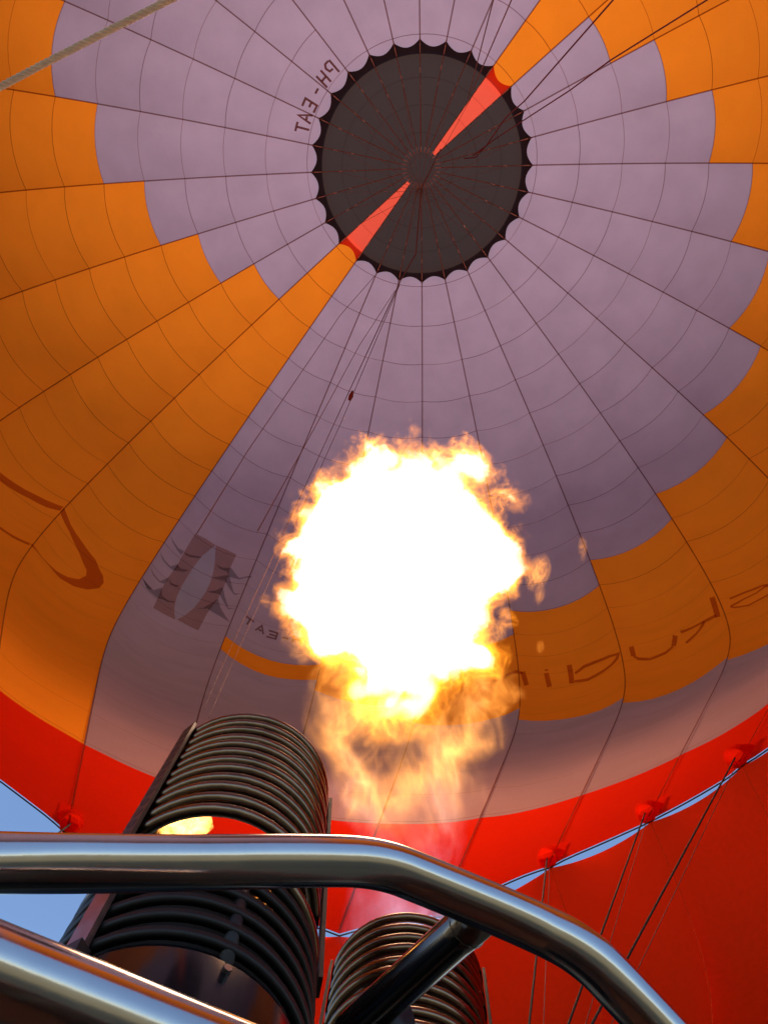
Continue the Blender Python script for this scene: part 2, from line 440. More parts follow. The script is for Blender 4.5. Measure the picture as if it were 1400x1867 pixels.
DECALS = [
('emblem_block', 'umber', [[(16.7633, 11.7329), (16.6319, 11.6689), (16.4935, 11.6883), (16.5225, 11.8512), (16.5758, 12.2785), (16.5956, 12.7311), (16.6033, 13.1419), (16.6095, 13.6554), (16.5992, 14.1943), (16.5671, 14.7149), (16.5121, 15.1615), (16.5296, 15.1935), (16.6371, 15.2113), (16.7529, 15.2636), (16.7717, 14.2513), (16.7729, 13.675), (16.7561, 13.0418), (16.7629, 12.4808)]]),
('emblem_block', 'umber', [[(16.4927, 11.6799), (16.3569, 11.6758), (16.2343, 11.7228), (16.2367, 12.2492), (16.2141, 12.5799), (16.2109, 13.1404), (16.2161, 13.5896), (16.2557, 14.3122), (16.2661, 15.291), (16.3885, 15.2079), (16.4979, 15.1294), (16.4471, 14.7508), (16.3987, 14.2635), (16.377, 13.8779), (16.3606, 13.3894), (16.3633, 12.9854), (16.3865, 12.535), (16.4229, 12.1875)]]),
('emblem_leaf', 'pale', [[(16.4935, 11.6883), (16.5225, 11.8512), (16.5758, 12.2785), (16.5956, 12.7311), (16.6033, 13.1419), (16.6095, 13.6554), (16.5992, 14.1943), (16.5671, 14.7149), (16.5121, 15.1615), (16.4992, 15.1331), (16.4471, 14.7508), (16.3987, 14.2635), (16.377, 13.8779), (16.3606, 13.3894), (16.3633, 12.9854), (16.3865, 12.535), (16.4229, 12.1875)]]),
('emblem_shadow', 'shade', [[(17.0055, 12.4118), (16.9209, 12.5017), (16.8383, 12.5456), (16.7657, 12.4907), (16.7769, 12.6842), (16.8443, 12.6372), (16.9238, 12.55)]]),
('emblem_shadow', 'shade', [[(16.9967, 13.1809), (16.8959, 13.2882), (16.8073, 13.2931), (16.7589, 13.0202), (16.7385, 13.11), (16.7606, 13.3433), (16.8242, 13.3618), (16.9104, 13.3375)]]),
('emblem_shadow', 'shade', [[(16.9988, 13.9118), (16.9144, 14.0438), (16.825, 14.0728), (16.7685, 13.7025), (16.7604, 13.8186), (16.7779, 14.0573), (16.8319, 14.1399), (16.9173, 14.1002)]]),
('emblem_shadow', 'shade', [[(17.0, 14.5786), (16.9057, 14.7627), (16.8394, 14.6059), (16.7758, 14.2217), (16.7354, 14.5138), (16.6763, 14.5904), (16.7665, 14.7622), (16.8794, 14.7898)]]),
('emblem_shadow', 'shade', [[(16.7573, 12.5052), (16.6939, 12.4529), (16.5742, 12.2919), (16.575, 12.35), (16.6805, 12.5346), (16.7394, 12.575)]]),
('emblem_shadow', 'shade', [[(16.7529, 13.0542), (16.7046, 13.0916), (16.6185, 12.966), (16.6644, 13.1405), (16.7629, 13.3308)]]),
('emblem_shadow', 'shade', [[(16.7729, 13.675), (16.7177, 13.8272), (16.625, 13.6878), (16.6549, 13.8321), (16.7165, 13.9007)]]),
('emblem_shadow', 'shade', [[(16.7315, 14.5464), (16.6549, 14.5196), (16.5935, 14.3929), (16.6033, 14.4689), (16.6711, 14.6401)]]),
('emblem_shadow', 'shade', [[(16.4, 12.3058), (16.3089, 12.3399), (16.225, 12.2696), (16.0978, 12.5849), (15.9792, 12.4077), (15.9771, 12.465), (16.0905, 12.6502), (16.2095, 12.6119), (16.2492, 12.4378), (16.3372, 12.4036)]]),
('emblem_shadow', 'shade', [[(16.3681, 12.8082), (16.2415, 12.5706), (16.2049, 12.5722), (16.0896, 13.2009), (16.0601, 13.2431), (15.9856, 13.1498), (16.0585, 13.3035), (16.0865, 13.2716), (16.2354, 12.7742)]]),
('emblem_shadow', 'shade', [[(16.3529, 13.4125), (16.2704, 13.2392), (16.2217, 13.0387), (16.0811, 13.9093), (16.0046, 13.9022), (16.0796, 13.974), (16.2209, 13.369), (16.3061, 13.3951)]]),
('emblem_shadow', 'shade', [[(16.3896, 14.2681), (16.3148, 14.1452), (16.2161, 13.5896), (16.1548, 13.9573), (16.0041, 14.6305), (16.1292, 14.3479), (16.2738, 14.1215)]]),
('printed_letter', 'brown', [[(24.7192, 3.1649), (24.7168, 2.8308), (24.7946, 2.825), (24.7905, 3.1595)], [(24.7196, 3.1832), (24.5555, 3.1885), (24.4609, 3.1019), (24.4964, 2.9709), (24.6658, 2.95), (24.6701, 2.9981), (24.5582, 3.0109), (24.5372, 3.0842), (24.5965, 3.1385), (24.7272, 3.1346)]]),
('printed_letter', 'brown', [[(24.3137, 3.1677), (24.2737, 2.8405), (24.3513, 2.8291), (24.3832, 3.1568)], [(24.0929, 3.1786), (24.0378, 2.8408), (24.1149, 2.8291), (24.1618, 3.1668)], [(24.3137, 3.0171), (24.1192, 3.0327), (24.1214, 2.9808), (24.319, 2.9673)]]),
('printed_letter', 'brown', [[(23.859, 3.0195), (23.6671, 3.0192), (23.675, 2.9673), (23.8701, 2.9695)]]),
('printed_letter', 'brown', [[(23.1269, 3.125), (23.3421, 3.1201), (23.3263, 2.8673), (23.0932, 2.8805), (23.0965, 2.8263), (23.4041, 2.8136), (23.4158, 3.1709), (23.1209, 3.1791)], [(23.35, 3.0132), (23.1851, 3.0195), (23.1887, 2.9673), (23.3577, 2.9609)]]),
('printed_letter', 'brown', [[(23.0359, 2.8558), (22.8077, 3.2201), (22.6709, 2.8451), (22.75, 2.8272), (22.8214, 3.1122), (22.9635, 2.8405)], [(22.8805, 2.9981), (22.7649, 2.9851), (22.7842, 2.9321), (22.9, 2.9459)]]),
('printed_letter', 'brown', [[(22.6115, 3.1673), (22.3171, 3.1715), (22.3215, 3.1177), (22.6201, 3.1136)], [(22.4272, 3.1282), (22.45, 2.8305), (22.5286, 2.8291), (22.5, 3.125)]]),
('printed_letter', 'brown2', [[(15.8785, 13.9342), (15.7794, 13.9544), (15.775, 13.8786), (15.875, 13.8606)], [(15.8343, 13.9237), (15.8471, 14.216), (15.8296, 14.2162), (15.8161, 13.924)]]),
('printed_letter', 'brown2', [[(15.7294, 14.25), (15.6879, 13.9725), (15.6533, 14.2654), (15.6367, 14.2228), (15.6854, 13.8318), (15.7439, 14.2122)], [(15.7086, 14.1619), (15.675, 14.1786), (15.6708, 14.0987), (15.7044, 14.0794)]]),
('printed_letter', 'brown2', [[(15.6025, 14.0182), (15.5165, 14.0109), (15.5193, 14.225), (15.6093, 14.2468), (15.6081, 14.3263), (15.5019, 14.3049), (15.498, 13.933), (15.6025, 13.9371)], [(15.5169, 14.0815), (15.5875, 14.0875), (15.5871, 14.1689), (15.5165, 14.1635)]]),
('printed_letter', 'brown2', [[(15.4454, 14.15), (15.3831, 14.169), (15.3831, 14.0872), (15.4465, 14.0671)]]),
('printed_letter', 'brown2', [[(15.3458, 13.9161), (15.3439, 14.2811), (15.3258, 14.2899), (15.3271, 13.925)], [(15.2557, 13.9419), (15.2561, 14.2785), (15.2371, 14.2945), (15.2378, 13.9574)], [(15.3271, 14.1512), (15.25, 14.1614), (15.2522, 14.0769), (15.3305, 14.0682)]]),
('printed_letter', 'brown2', [[(15.1109, 13.9068), (15.1106, 14.234), (15.0915, 14.2577), (15.0923, 13.9292)], [(15.1133, 13.9011), (15.1943, 13.875), (15.2033, 14.0421), (15.1717, 14.127), (15.1048, 14.1587), (15.1071, 14.0739), (15.1706, 14.0423), (15.1819, 14.0123), (15.1779, 13.9563), (15.1095, 13.9851)]]),
('printed_letter', 'rust', [[(13.2519, 15.8198), (13.1307, 15.7226), (13.023, 15.7506), (12.9701, 15.8742), (12.9609, 15.724), (13.0229, 15.592), (13.1398, 15.563), (13.2621, 15.6687)], [(12.9829, 15.7849), (12.9561, 16.6358), (12.9134, 16.5114), (12.9385, 15.6715)]]),
('printed_letter', 'rust', [[(12.7644, 15.7737), (12.7475, 16.7008), (12.7029, 16.6454), (12.7193, 15.7229)], [(12.7529, 15.5964), (12.7206, 15.6082), (12.7188, 15.5257), (12.7513, 15.5128)]]),
('printed_letter', 'rust', [[(12.5394, 15.4479), (12.5391, 16.6823), (12.4911, 16.7128), (12.4907, 15.4762)], [(12.4701, 16.1071), (12.3758, 15.8734), (12.2581, 15.8827), (12.1181, 16.0289), (12.0492, 16.2036), (12.0593, 16.302), (12.1144, 16.4411), (12.2096, 16.5698), (12.3665, 16.6669), (12.4872, 16.5055), (12.4867, 16.6859), (12.3622, 16.8485), (12.1988, 16.7564), (12.1007, 16.6293), (12.0388, 16.4685), (12.0072, 16.1614), (12.1202, 15.8639), (12.2629, 15.7323), (12.3843, 15.7246), (12.4814, 15.95)]]),
('printed_letter', 'rust', [[(11.9206, 15.8927), (11.9201, 16.5166), (11.8775, 16.469), (11.877, 15.8546)], [(11.9069, 16.5887), (11.8677, 16.8536), (11.7635, 17.0715), (11.6144, 16.931), (11.5364, 16.6779), (11.5467, 16.5103), (11.6221, 16.7602), (11.7633, 16.8772), (11.8557, 16.6953), (11.8912, 16.4466)], [(11.5171, 16.6693), (11.475, 16.025), (11.5146, 15.8637), (11.5571, 16.4929)]]),
('printed_letter', 'rust', [[(11.075, 15.3054), (11.0967, 16.5004), (11.0449, 16.6954), (11.0238, 15.4619)], [(11.0829, 16.3249), (11.2367, 16.0723), (11.4394, 15.8446), (11.4383, 15.9976), (11.2345, 16.236), (11.0798, 16.4982)], [(11.2073, 16.1544), (11.3069, 16.485), (11.4242, 16.6899), (11.4148, 16.8466), (11.2945, 16.6529), (11.1951, 16.2978)]]),
('printed_letter', 'rust', [[(10.9151, 15.9728), (10.7846, 15.8887), (10.6238, 15.9762), (10.5604, 16.1533), (10.5561, 16.0372), (10.6204, 15.8633), (10.7835, 15.781), (10.9148, 15.8553)], [(10.5608, 16.094), (10.6142, 15.9965), (10.7012, 16.1221), (10.8072, 16.1598), (10.9284, 16.3233), (10.9271, 16.4259), (10.8069, 16.2637), (10.6993, 16.2263), (10.6141, 16.1049), (10.5633, 16.1967)], [(10.9398, 16.4337), (10.9062, 16.5872), (10.7912, 16.7458), (10.6822, 16.6585), (10.5912, 16.6658), (10.5927, 16.5554), (10.6831, 16.5492), (10.7911, 16.6382), (10.9012, 16.4805), (10.933, 16.3429)]]),
('printed_letter', 'rust', [[(18.8169, 14.9601), (18.6315, 14.6427), (18.4801, 14.4665), (18.2742, 14.2701), (18.0385, 14.1331), (18.0171, 14.1126), (18.0146, 14.3341), (18.1221, 14.4725), (18.2956, 14.5781), (18.4305, 14.7214), (18.5721, 14.8929), (18.7508, 15.2041)]]),
('printed_letter', 'rust', [[(18.0089, 14.1321), (17.8475, 14.3205), (17.6633, 14.425), (17.4533, 14.6738), (17.3162, 15.1521), (17.275, 15.4654), (17.2839, 15.8775), (17.3661, 16.2395), (17.4884, 16.5269), (17.6177, 16.6812), (17.7829, 16.618), (17.9155, 16.6789), (18.0165, 16.7327), (18.0129, 16.6284), (17.8609, 16.6136), (17.6879, 16.4937), (17.5724, 16.3157), (17.4783, 16.0012), (17.4436, 15.6102), (17.4721, 15.3035), (17.6185, 14.8992), (17.8148, 14.5667), (17.9858, 14.4358), (18.0054, 14.3667)]]),
('printed_letter', 'rust', [[(18.4608, 16.956), (18.3064, 16.706), (18.1689, 16.6911), (18.0263, 16.6609), (18.0229, 16.8099), (18.1665, 16.8527), (18.2912, 16.8478), (18.45, 17.0654)]])]

for nm, mt, polys in DECALS:
    printed(nm, mt, polys)

# ------------------------------------------------------------------ parachute vent in the crown
VO = -.09
cap = MB()
ring_s = [.25, .43]
V = [surf(0, .001, VO)]; F = []
for s in ring_s:
    V += [surf(i / 2, s, VO, False, 0) for i in range(56)]
F += [(0, 1 + (i + 1) % 56, 1 + i) for i in range(56)]
for j in range(1):
    F += [(1 + j * 56 + i, 1 + j * 56 + (i + 1) % 56, 57 + j * 56 + (i + 1) % 56, 57 + j * 56 + i) for i in range(56)]
vent = mesh('parachute_vent', V, F, ENV, BLACK)
vseam = MB()
for g in range(28):
    red = g in (3, 17)
    V, F = [], []
    nu, nv = 8, 8
    for j in range(nv + 1):
        for i in range(nu + 1):
            u = i / nu
            end = 2.72 - .15 * (1 - (2 * u - 1) ** 2)
            beg = .43
            if red:
                sq = 1 if g == 3 else 1
            s = beg + (end - beg) * j / nv
            V.append(surf(g + u if u < 1 else g + 1, s, VO, False, .5))
    for j in range(nv):
        for i in range(nu):
            q = j * (nu + 1) + i
            F.append((q, q + 1, q + nu + 2, q + nu + 1))
    mesh('vent_panel', V, F, vent, VENTRED if red else BLACK)
    for s, h in ((.79, .012), (1.38, .012), (1.95, .012)):
        VV = []
        for i in range(9):
            u = i / 8
            VV += [surf(g + u if u < 1 else g + 1, s - h, VO - .012, False, .5), surf(g + u if u < 1 else g + 1, s + h, VO - .012, False, .5)]
        vseam.add(VV, [(2 * i, 2 * i + 1, 2 * i + 3, 2 * i + 2) for i in range(8)])
o = vseam.build('vent_seam', vent, film('vent_seam', (.86, .78, .78), .06)); o['kind'] = 'stuff'
knot = at(765.5, 349, 22.0)
for k in range(28):
    a = PI / 2 - k * 2 * PI / 28
    td = Vector((-math.sin(a), -math.cos(a), 0))
    V = []
    for i in range(13):
        p = surf(k, .36 + 2.38 * i / 12, VO - .02, False); V += [p - td * .014, p + td * .014]
    mesh('vent_tape', V, [(2 * i, 2 * i + 1, 2 * i + 3, 2 * i + 2) for i in range(12)], vent, VENTCORD)
    # light webbing loops sewn on the tape, and the stub at the inner ring
    lp = MB()
    for s_, l_ in ((2.55, .17), (2.1 + .12 * math.sin(k * 2.3), .10), (1.75 + .1 * math.sin(k * 1.7), .07), (.42, .14)):
        p = surf(k, s_ - l_ / 2, VO - .035, False); q = surf(k, s_ + l_ / 2, VO - .035, False)
        lp.tube([p, (p + q) / 2 - Vector((0, 0, .03)), q], .015, 5)
    lp.build('webbing_loop', vent, LOOPM)
    ln = MB()
    p = surf(k, 2.05 + .1 * math.sin(k * 1.3), VO - .03, False)
    ln.tube([p, (p * .5 + knot * .5) - Vector((0, 0, .05)), knot + (p - knot).normalized() * .05], .006, 5)
    ln.build('shroud_line', vent, VENTCORD)
    ln = MB()
    p = surf(k, .40, VO - .03, False); c_ = surf(k, .24, VO - .06, False)
    ln.tube([p, c_], .005, 5)
    ln.build('crown_line', vent, VENTCORD)

# ------------------------------------------------------------------ scoop hanging under the mouth
SCOOP = thing('scoop', 'bright red cloth scoop hanging below the balloon mouth behind the burners', 'scoop', (0, .9, 1.0 + GZ))
BC = Vector((0.0, 0.02, .62 + GZ))
def scoop_pt(k, v, off=0.0):
    ki = math.floor(k + 1e-9); u = k - ki
    s = PS[-1] + lift(ki) + (lift(ki + 1) - lift(ki)) * u
    t = surf(k, s, .0, False, 0)
    t = t - Vector((0, 0, .008 + .017 * (1 - (2 * u - 1) ** 2)))
    kb = 8.0 + (k - 7) * (5.3 / 8.0)
    a = PI / 2 - kb * 2 * PI / 28
    b = BC + Vector((.95 * math.cos(a), -.95 * math.sin(a), 0))
    p = t.lerp(b, v)
    out = Vector((p.x, p.y, 0)).normalized()
    e = 1 - (2 * u - 1) ** 2
    bl = .22 * math.sin(PI * v) + .05 * e * math.sin(PI * min(1, v * 1.2))
    wr = .012 * noise.noise(Vector((k * 2.2, v * 1.3, 1))) + .006 * noise.noise(Vector((k * 6 + v * 5, v * 2, 5)))
    if v > .02: p = p + out * (bl + wr * min(1, v * 5) + off)
    return p
for g in range(7, 15):
    V = []; F = []; nu, nv = 10, 14
    for j in range(nv + 1):
        for i in range(nu + 1):
            V.append(scoop_pt(g + i / nu - (1e-7 if i == nu else 0), j / nv))
    for j in range(nv):
        for i in range(nu):
            q = j * (nu + 1) + i; F.append((q, q + 1, q + nu + 2, q + nu + 1))
    mesh('scoop_panel', V, F, SCOOP, SCOOPRED)
    V = []
    for j in range(25):
        p = scoop_pt(g, j / 24, -.006); td = Vector((-p.y, p.x, 0)).normalized() * .0025; V += [p - td, p + td]
    mesh('scoop_seam', V, [(2 * i, 2 * i + 1, 2 * i + 3, 2 * i + 2) for i in range(24)], SCOOP, film('scoop_seam', (.94, .85, .85), .15, (.7, .10, .03)))

# ------------------------------------------------------------------ burners
def burner_frame_axes(VP, D, ang):
    u = Vector(ray(*VP)).normalized()
    x_, y_ = math.sin(ang), math.cos(ang)
    v = Vector(np.array([x_, y_, 0]) @ MROW)
    v = (v - u * v.dot(u)).normalized()
    return Vector(CAM) + v * D, u, -v       # point on the axis beside the camera, axis, direction from axis to camera
def burner(label, VP, D, ang, ztop, ncoil, pitch, straps, bars, hook):
    O, u, e1 = burner_frame_axes(VP, D, ang)
    e2 = u.cross(e1)
    def pt(az, r, z): return O + u * z + (e1 * math.cos(az) + e2 * math.sin(az)) * r
    R = .165
    base = pt(0, 0, ztop - .95)
    T = thing('gas_burner', label, 'burner', base, 'twin gas burners of the balloon')
    rnd = random.Random(ncoil)
    for i in range(ncoil):
        zc = ztop - .011 - (pitch * i if i < ncoil - 1 else pitch * (i - 1) + .105)
        m = MB(); tx, ty = rnd.uniform(-.003, .003), rnd.uniform(-.003, .003)
        rr = R - .0105 + rnd.uniform(-.0015, .0015)
        m.tube([pt(2 * PI * j / 56, rr, zc + .004 * math.sin(2 * PI * j / 56) + tx * math.cos(2 * PI * j / 56) + ty * math.sin(2 * PI * j / 56)) for j in range(56)], .0098, 10, closed=True)
        m.build('coil_ring', T, COILM)
    zb = ztop - .011 - pitch * (ncoil - 2) - .105
    inner = MB()                            # second winding inside the outer one
    for i in range(ncoil - 5):
        inner.tube([pt(2 * PI * j / 40, R - .034, ztop - .03 - pitch * i) for j in range(40)], .0095, 8, closed=True)
    inner.build('inner_coil', T, COILM)
    for az in straps:
        m = MB(); r_ = R + .004
        c0, c1 = pt(az, r_, zb - .02), pt(az, r_, ztop + .004)
        tdir = (-e1 * math.sin(az) + e2 * math.cos(az)); nd = (e1 * math.cos(az) + e2 * math.sin(az))
        m.box((c0 + c1) / 2, tdir * .015, nd * .003, (c1 - c0) / 2)
        s_ = m.build('coil_strap', T, STRAPM, False)
        for i in range(ncoil):
            rv = MB(); c = pt(az, r_ + .003, ztop - .011 - pitch * i)
            rv.tube([c - nd * .002 + tdir * (.009 * math.cos(q)) + u * (.009 * math.sin(q)) for q in [2 * PI * z / 10 for z in range(10)]], .003, 6, closed=True)
            rv.build('clip', s_, STRAPM)
    # lower cage of thin rings over the blackened can
    cz = ztop - .70
    zr = zb - .03
    while zr > cz + .02:
        m = MB()
        V = []; F = []; sg = 56
        for j in range(sg):
            az = 2 * PI * j / sg
            V += [pt(az, R - .003, zr - .0045), pt(az, R, zr + .0035), pt(az, R - .010, zr + .0045), pt(az, R - .012, zr - .0035)]
        for j in range(sg):
            a_, b_ = j * 4, ((j + 1) % sg) * 4
            F += [(a_ + q, a_ + (q + 1) % 4, b_ + (q + 1) % 4, b_ + q) for q in range(4)]
        mesh('cage_ring', V, F, T, BLK)
        zr -= .031
    m = MB(); m.tube([pt(0, 0, cz - .01), pt(0, 0, zb - .035)], R - .034, 40); m.build('blast_tube', T, GAPBLACK)
    V = []; F = []; sg = 56
    prof_ = [(R - .035, cz + .012), (R - .008, cz + .010), (R - .004, cz), (R - .004, cz - .40), (R - .03, cz - .46)]
    for r_, z_ in prof_:
        V += [pt(2 * PI * j / sg, r_, z_) for j in range(sg)]
    for q in range(len(prof_) - 1):
        F += [(q * sg + j, q * sg + (j + 1) % sg, (q + 1) * sg + (j + 1) % sg, (q + 1) * sg + j) for j in range(sg)]
    F.append(tuple((len(prof_) - 1) * sg + j for j in range(sg)))
    mesh('burner_can', V, F, T, CANM)
    for az, kind in bars:
        nd = (e1 * math.cos(az) + e2 * math.sin(az)); tdir = (-e1 * math.sin(az) + e2 * math.cos(az))
        m = MB()
        if kind == 'flat':
            c0, c1 = pt(az, R + .004, cz + .006), pt(az, R + .004, zb + .02)
            m.box((c0 + c1) / 2, tdir * .0135, nd * .004, (c1 - c0) / 2); b_ = m.build('support_bar', T, BARM, False)
            m = MB(); c = pt(az, R + .006, cz - .012); m.box(c, tdir * .017, nd * .009, u * .022); m.build('bar_foot', T, BLK, False)
        else:
            m.tube([pt(az, R - .012, cz), pt(az, R - .012, zb)], .0085, 12); b_ = m.build('support_rod', T, BLK)
            m = MB(); m.tube([pt(az, R - .006, cz - .012), pt(az, R + .001, cz - .012)], .005, 6); m.build('bolt', T, BARM, False)
    if hook is not None:
        c = pt(hook, R - .01, ztop + .012); m = MB()
        tdir = (-e1 * math.sin(hook) + e2 * math.cos(hook))
        m.tube([c + tdir * .008 * math.cos(q) + u * .010 * math.sin(q) for q in [2 * PI * z / 16 for z in range(16)]], .004, 8, closed=True)
        m.build('hook_ring', T, solid('hook_oxide', (.10, .02, .015), .4, .6))
    return O, u, e1, e2, pt
BL = burner('large near gas burner with steel coil, behind the polished frame tube', (637, 827), .70, -math.radians(17.1), 1.447, 13, .034,
            (-.98, 1.46, .30 + PI, PI - .9), ((-.80, 'flat'), (.22, 'rod'), (2.6, 'rod'), (1.75, 'flat')), -1.1)
BR = burner('smaller looking far burner at bottom centre, firing the big flame', (765, 835), 1.14, math.radians(-1.4), 1.555, 12, .034,
            (-1.42, 1.42, PI), ((-1.3, 'flat'), (1.3, 'flat'), (2.6, 'rod')), None)

# ------------------------------------------------------------------ flame
def flame_mat(name, core_pts, wisp_pts, zmax, core_e, wisp_e, seed):
    m, t = newmat(name)
    L = t.links.new
    out = N(t, 'ShaderNodeOutputMaterial')
    tc = N(t, 'ShaderNodeTexCoord'); P = tc.outputs['Object']
    sx = N(t, 'ShaderNodeSeparateXYZ'); L(P, sx.inputs[0])
    def nz(scale, det, str_z=1.0, off=0.0, rough=.55, dist=0.0):
        mp = N(t, 'ShaderNodeMapping'); mp.inputs['Scale'].default_value = (1, 1, str_z); mp.inputs['Location'].default_value = (off + seed, off * .7, -off)
        L(P, mp.inputs[0]); n_ = N(t, 'ShaderNodeTexNoise'); n_.inputs['Scale'].default_value = scale; n_.inputs['Detail'].default_value = det
        n_.inputs['Roughness'].default_value = rough; n_.inputs['Distortion'].default_value = dist; L(mp.outputs[0], n_.inputs['Vector']); return n_
    warp = nz(2.6, 2, .8, 3.3)
    wx = N(t, 'ShaderNodeSeparateColor'); L(warp.outputs['Color'], wx.inputs[0])
    dx = mathn(t, 'MULTIPLY_ADD', wx.outputs[0], 1.0, -.5); dy = mathn(t, 'MULTIPLY_ADD', wx.outputs[1], 1.0, -.5)
    zf = mathn(t, 'MULTIPLY', sx.outputs[2], .5, clamp=True)
    X = mathn(t, 'ADD', sx.outputs[0], mathn(t, 'MULTIPLY', dx, zf)); Y = mathn(t, 'ADD', sx.outputs[1], mathn(t, 'MULTIPLY', dy, zf))
    r = mathn(t, 'SQRT', mathn(t, 'ADD', mathn(t, 'MULTIPLY', X, X), mathn(t, 'MULTIPLY', Y, Y)))
    zn = mathn(t, 'DIVIDE', sx.outputs[2], zmax, clamp=True)
    def curve(pts):
        c = N(t, 'ShaderNodeFloatCurve'); cu = c.mapping.curves[0]
        ps = [(z / zmax, v) for z, v in pts]
        cu.points[0].location = ps[0]; cu.points[1].location = ps[-1]
        for q in ps[1:-1]: cu.points.new(*q)
        c.mapping.update(); L(zn, c.inputs['Value']); return c.outputs[0]
    acc = []
    big = nz(3.2, 5, .7, 1.1, .6, .6); fine = nz(15, 4, .6, 5.2, .62, 1.0)
    rag = mathn(t, 'ADD', mathn(t, 'MULTIPLY_ADD', big.outputs[0], .72, -.36), mathn(t, 'MULTIPLY_ADD', fine.outputs[0], .24, -.12))
    if core_pts:
        R = curve(core_pts)
        amp = mathn(t, 'MULTIPLY_ADD', R, .9, .15)
        d = mathn(t, 'ADD', mathn(t, 'SUBTRACT', R, r), mathn(t, 'MULTIPLY', rag, amp))
        # the fire burns in a skin round the ball; its inside is thin, already burnt gas
        live = mathn(t, 'GREATER_THAN', R, .012)
        skin = mathn(t, 'MULTIPLY', mathn(t, 'MULTIPLY', d, 1 / .035, clamp=True), mathn(t, 'MULTIPLY_ADD', mathn(t, 'MULTIPLY_ADD', d, 1 / .06, -2.0, clamp=True), -.93, 1.0))
        k = mathn(t, 'MULTIPLY', skin, live)
        k2 = mathn(t, 'MULTIPLY_ADD', d, 1 / .045, -.25, clamp=True)
        cm = N(t, 'ShaderNodeMix', data_type='RGBA'); L(k2, cm.inputs['Factor'])
        cm.inputs['A'].default_value = (1.0, .30, .018, 1); cm.inputs['B'].default_value = (1.0, .84, .62, 1)
        e = N(t, 'ShaderNodeEmission'); L(cm.outputs['Result'], e.inputs['Color'])
        # torn filaments of fire round the ball
        g1 = nz(5.5, 4, .55, 6.1, .6, 2.2)
        rg = mathn(t, 'POWER', mathn(t, 'SUBTRACT', 1.0, mathn(t, 'ABSOLUTE', mathn(t, 'MULTIPLY_ADD', g1.outputs[0], 2, -1.0))), 10.0)
        shell = mathn(t, 'MULTIPLY', mathn(t, 'MULTIPLY_ADD', d, 1 / .07, 1.3, clamp=True), mathn(t, 'MULTIPLY', rg, mathn(t, 'GREATER_THAN', R, .05)))
        st = mathn(t, 'ADD', mathn(t, 'MULTIPLY', k, core_e), mathn(t, 'MULTIPLY', mathn(t, 'MULTIPLY', shell, mathn(t, 'SUBTRACT', 1.0, k2)), 6.5))
        L(st, e.inputs['Strength']); acc.append(e)
    if wisp_pts:
        R = curve(wisp_pts)
        f1 = nz(4.2, 4, .40, 7.7, .6, 1.8); f2 = nz(10, 3, .34, 2.9, .6, 1.2)
        rid = mathn(t, 'SUBTRACT', 1.0, mathn(t, 'ABSOLUTE', mathn(t, 'MULTIPLY_ADD', f1.outputs[0], 2, -1.0)))
        rid2 = mathn(t, 'SUBTRACT', 1.0, mathn(t, 'ABSOLUTE', mathn(t, 'MULTIPLY_ADD', f2.outputs[0], 2, -1.0)))
        rr = mathn(t, 'MULTIPLY', mathn(t, 'POWER', rid, 9.0), mathn(t, 'POWER', rid2, 3.0))
        d = mathn(t, 'ADD', mathn(t, 'SUBTRACT', R, r), mathn(t, 'MULTIPLY', rag, .30))
        k = mathn(t, 'SUBTRACT', 1.0, mathn(t, 'ABSOLUTE', mathn(t, 'MULTIPLY', d, 1 / .07)), clamp=True)
        patch = nz(2.2, 2, .6, 9.1)
        pk = mathn(t, 'MULTIPLY_ADD', patch.outputs[0], 5.0, -2.0, clamp=True)
        k = mathn(t, 'MULTIPLY', k, mathn(t, 'MULTIPLY_ADD', rr, 1.6, .04))
        k = mathn(t, 'MULTIPLY', k, mathn(t, 'MULTIPLY_ADD', pk, .9, .1))
        cr = N(t, 'ShaderNodeValToRGB'); el = cr.color_ramp.elements
        el[0].position = 0.0; el[0].color = (.12, .16, .30, 1)
        el[1].position = 1.0; el[1].color = (1.0, .34, .05, 1)
        a = el.new(.20); a.color = (.32, .33, .46, 1)
        a = el.new(.36); a.color = (.70, .30, .12, 1)
        a = el.new(.5); a.color = (1.0, .36, .06, 1)
        zz = mathn(t, 'ADD', mathn(t, 'DIVIDE', sx.outputs[2], 2.2), mathn(t, 'MULTIPLY_ADD', big.outputs[0], .5, -.25), clamp=True)
        L(zz, cr.inputs[0])
        e = N(t, 'ShaderNodeEmission'); L(cr.outputs[0], e.inputs['Color'])
        L(mathn(t, 'MULTIPLY', k, wisp_e), e.inputs['Strength']); acc.append(e)
    o_ = acc[0].outputs[0]
    if len(acc) == 2:
        ad = N(t, 'ShaderNodeAddShader'); L(acc[0].outputs[0], ad.inputs[0]); L(acc[1].outputs[0], ad.inputs[1]); o_ = ad.outputs[0]
    L(o_, out.inputs['Volume'])
    return m
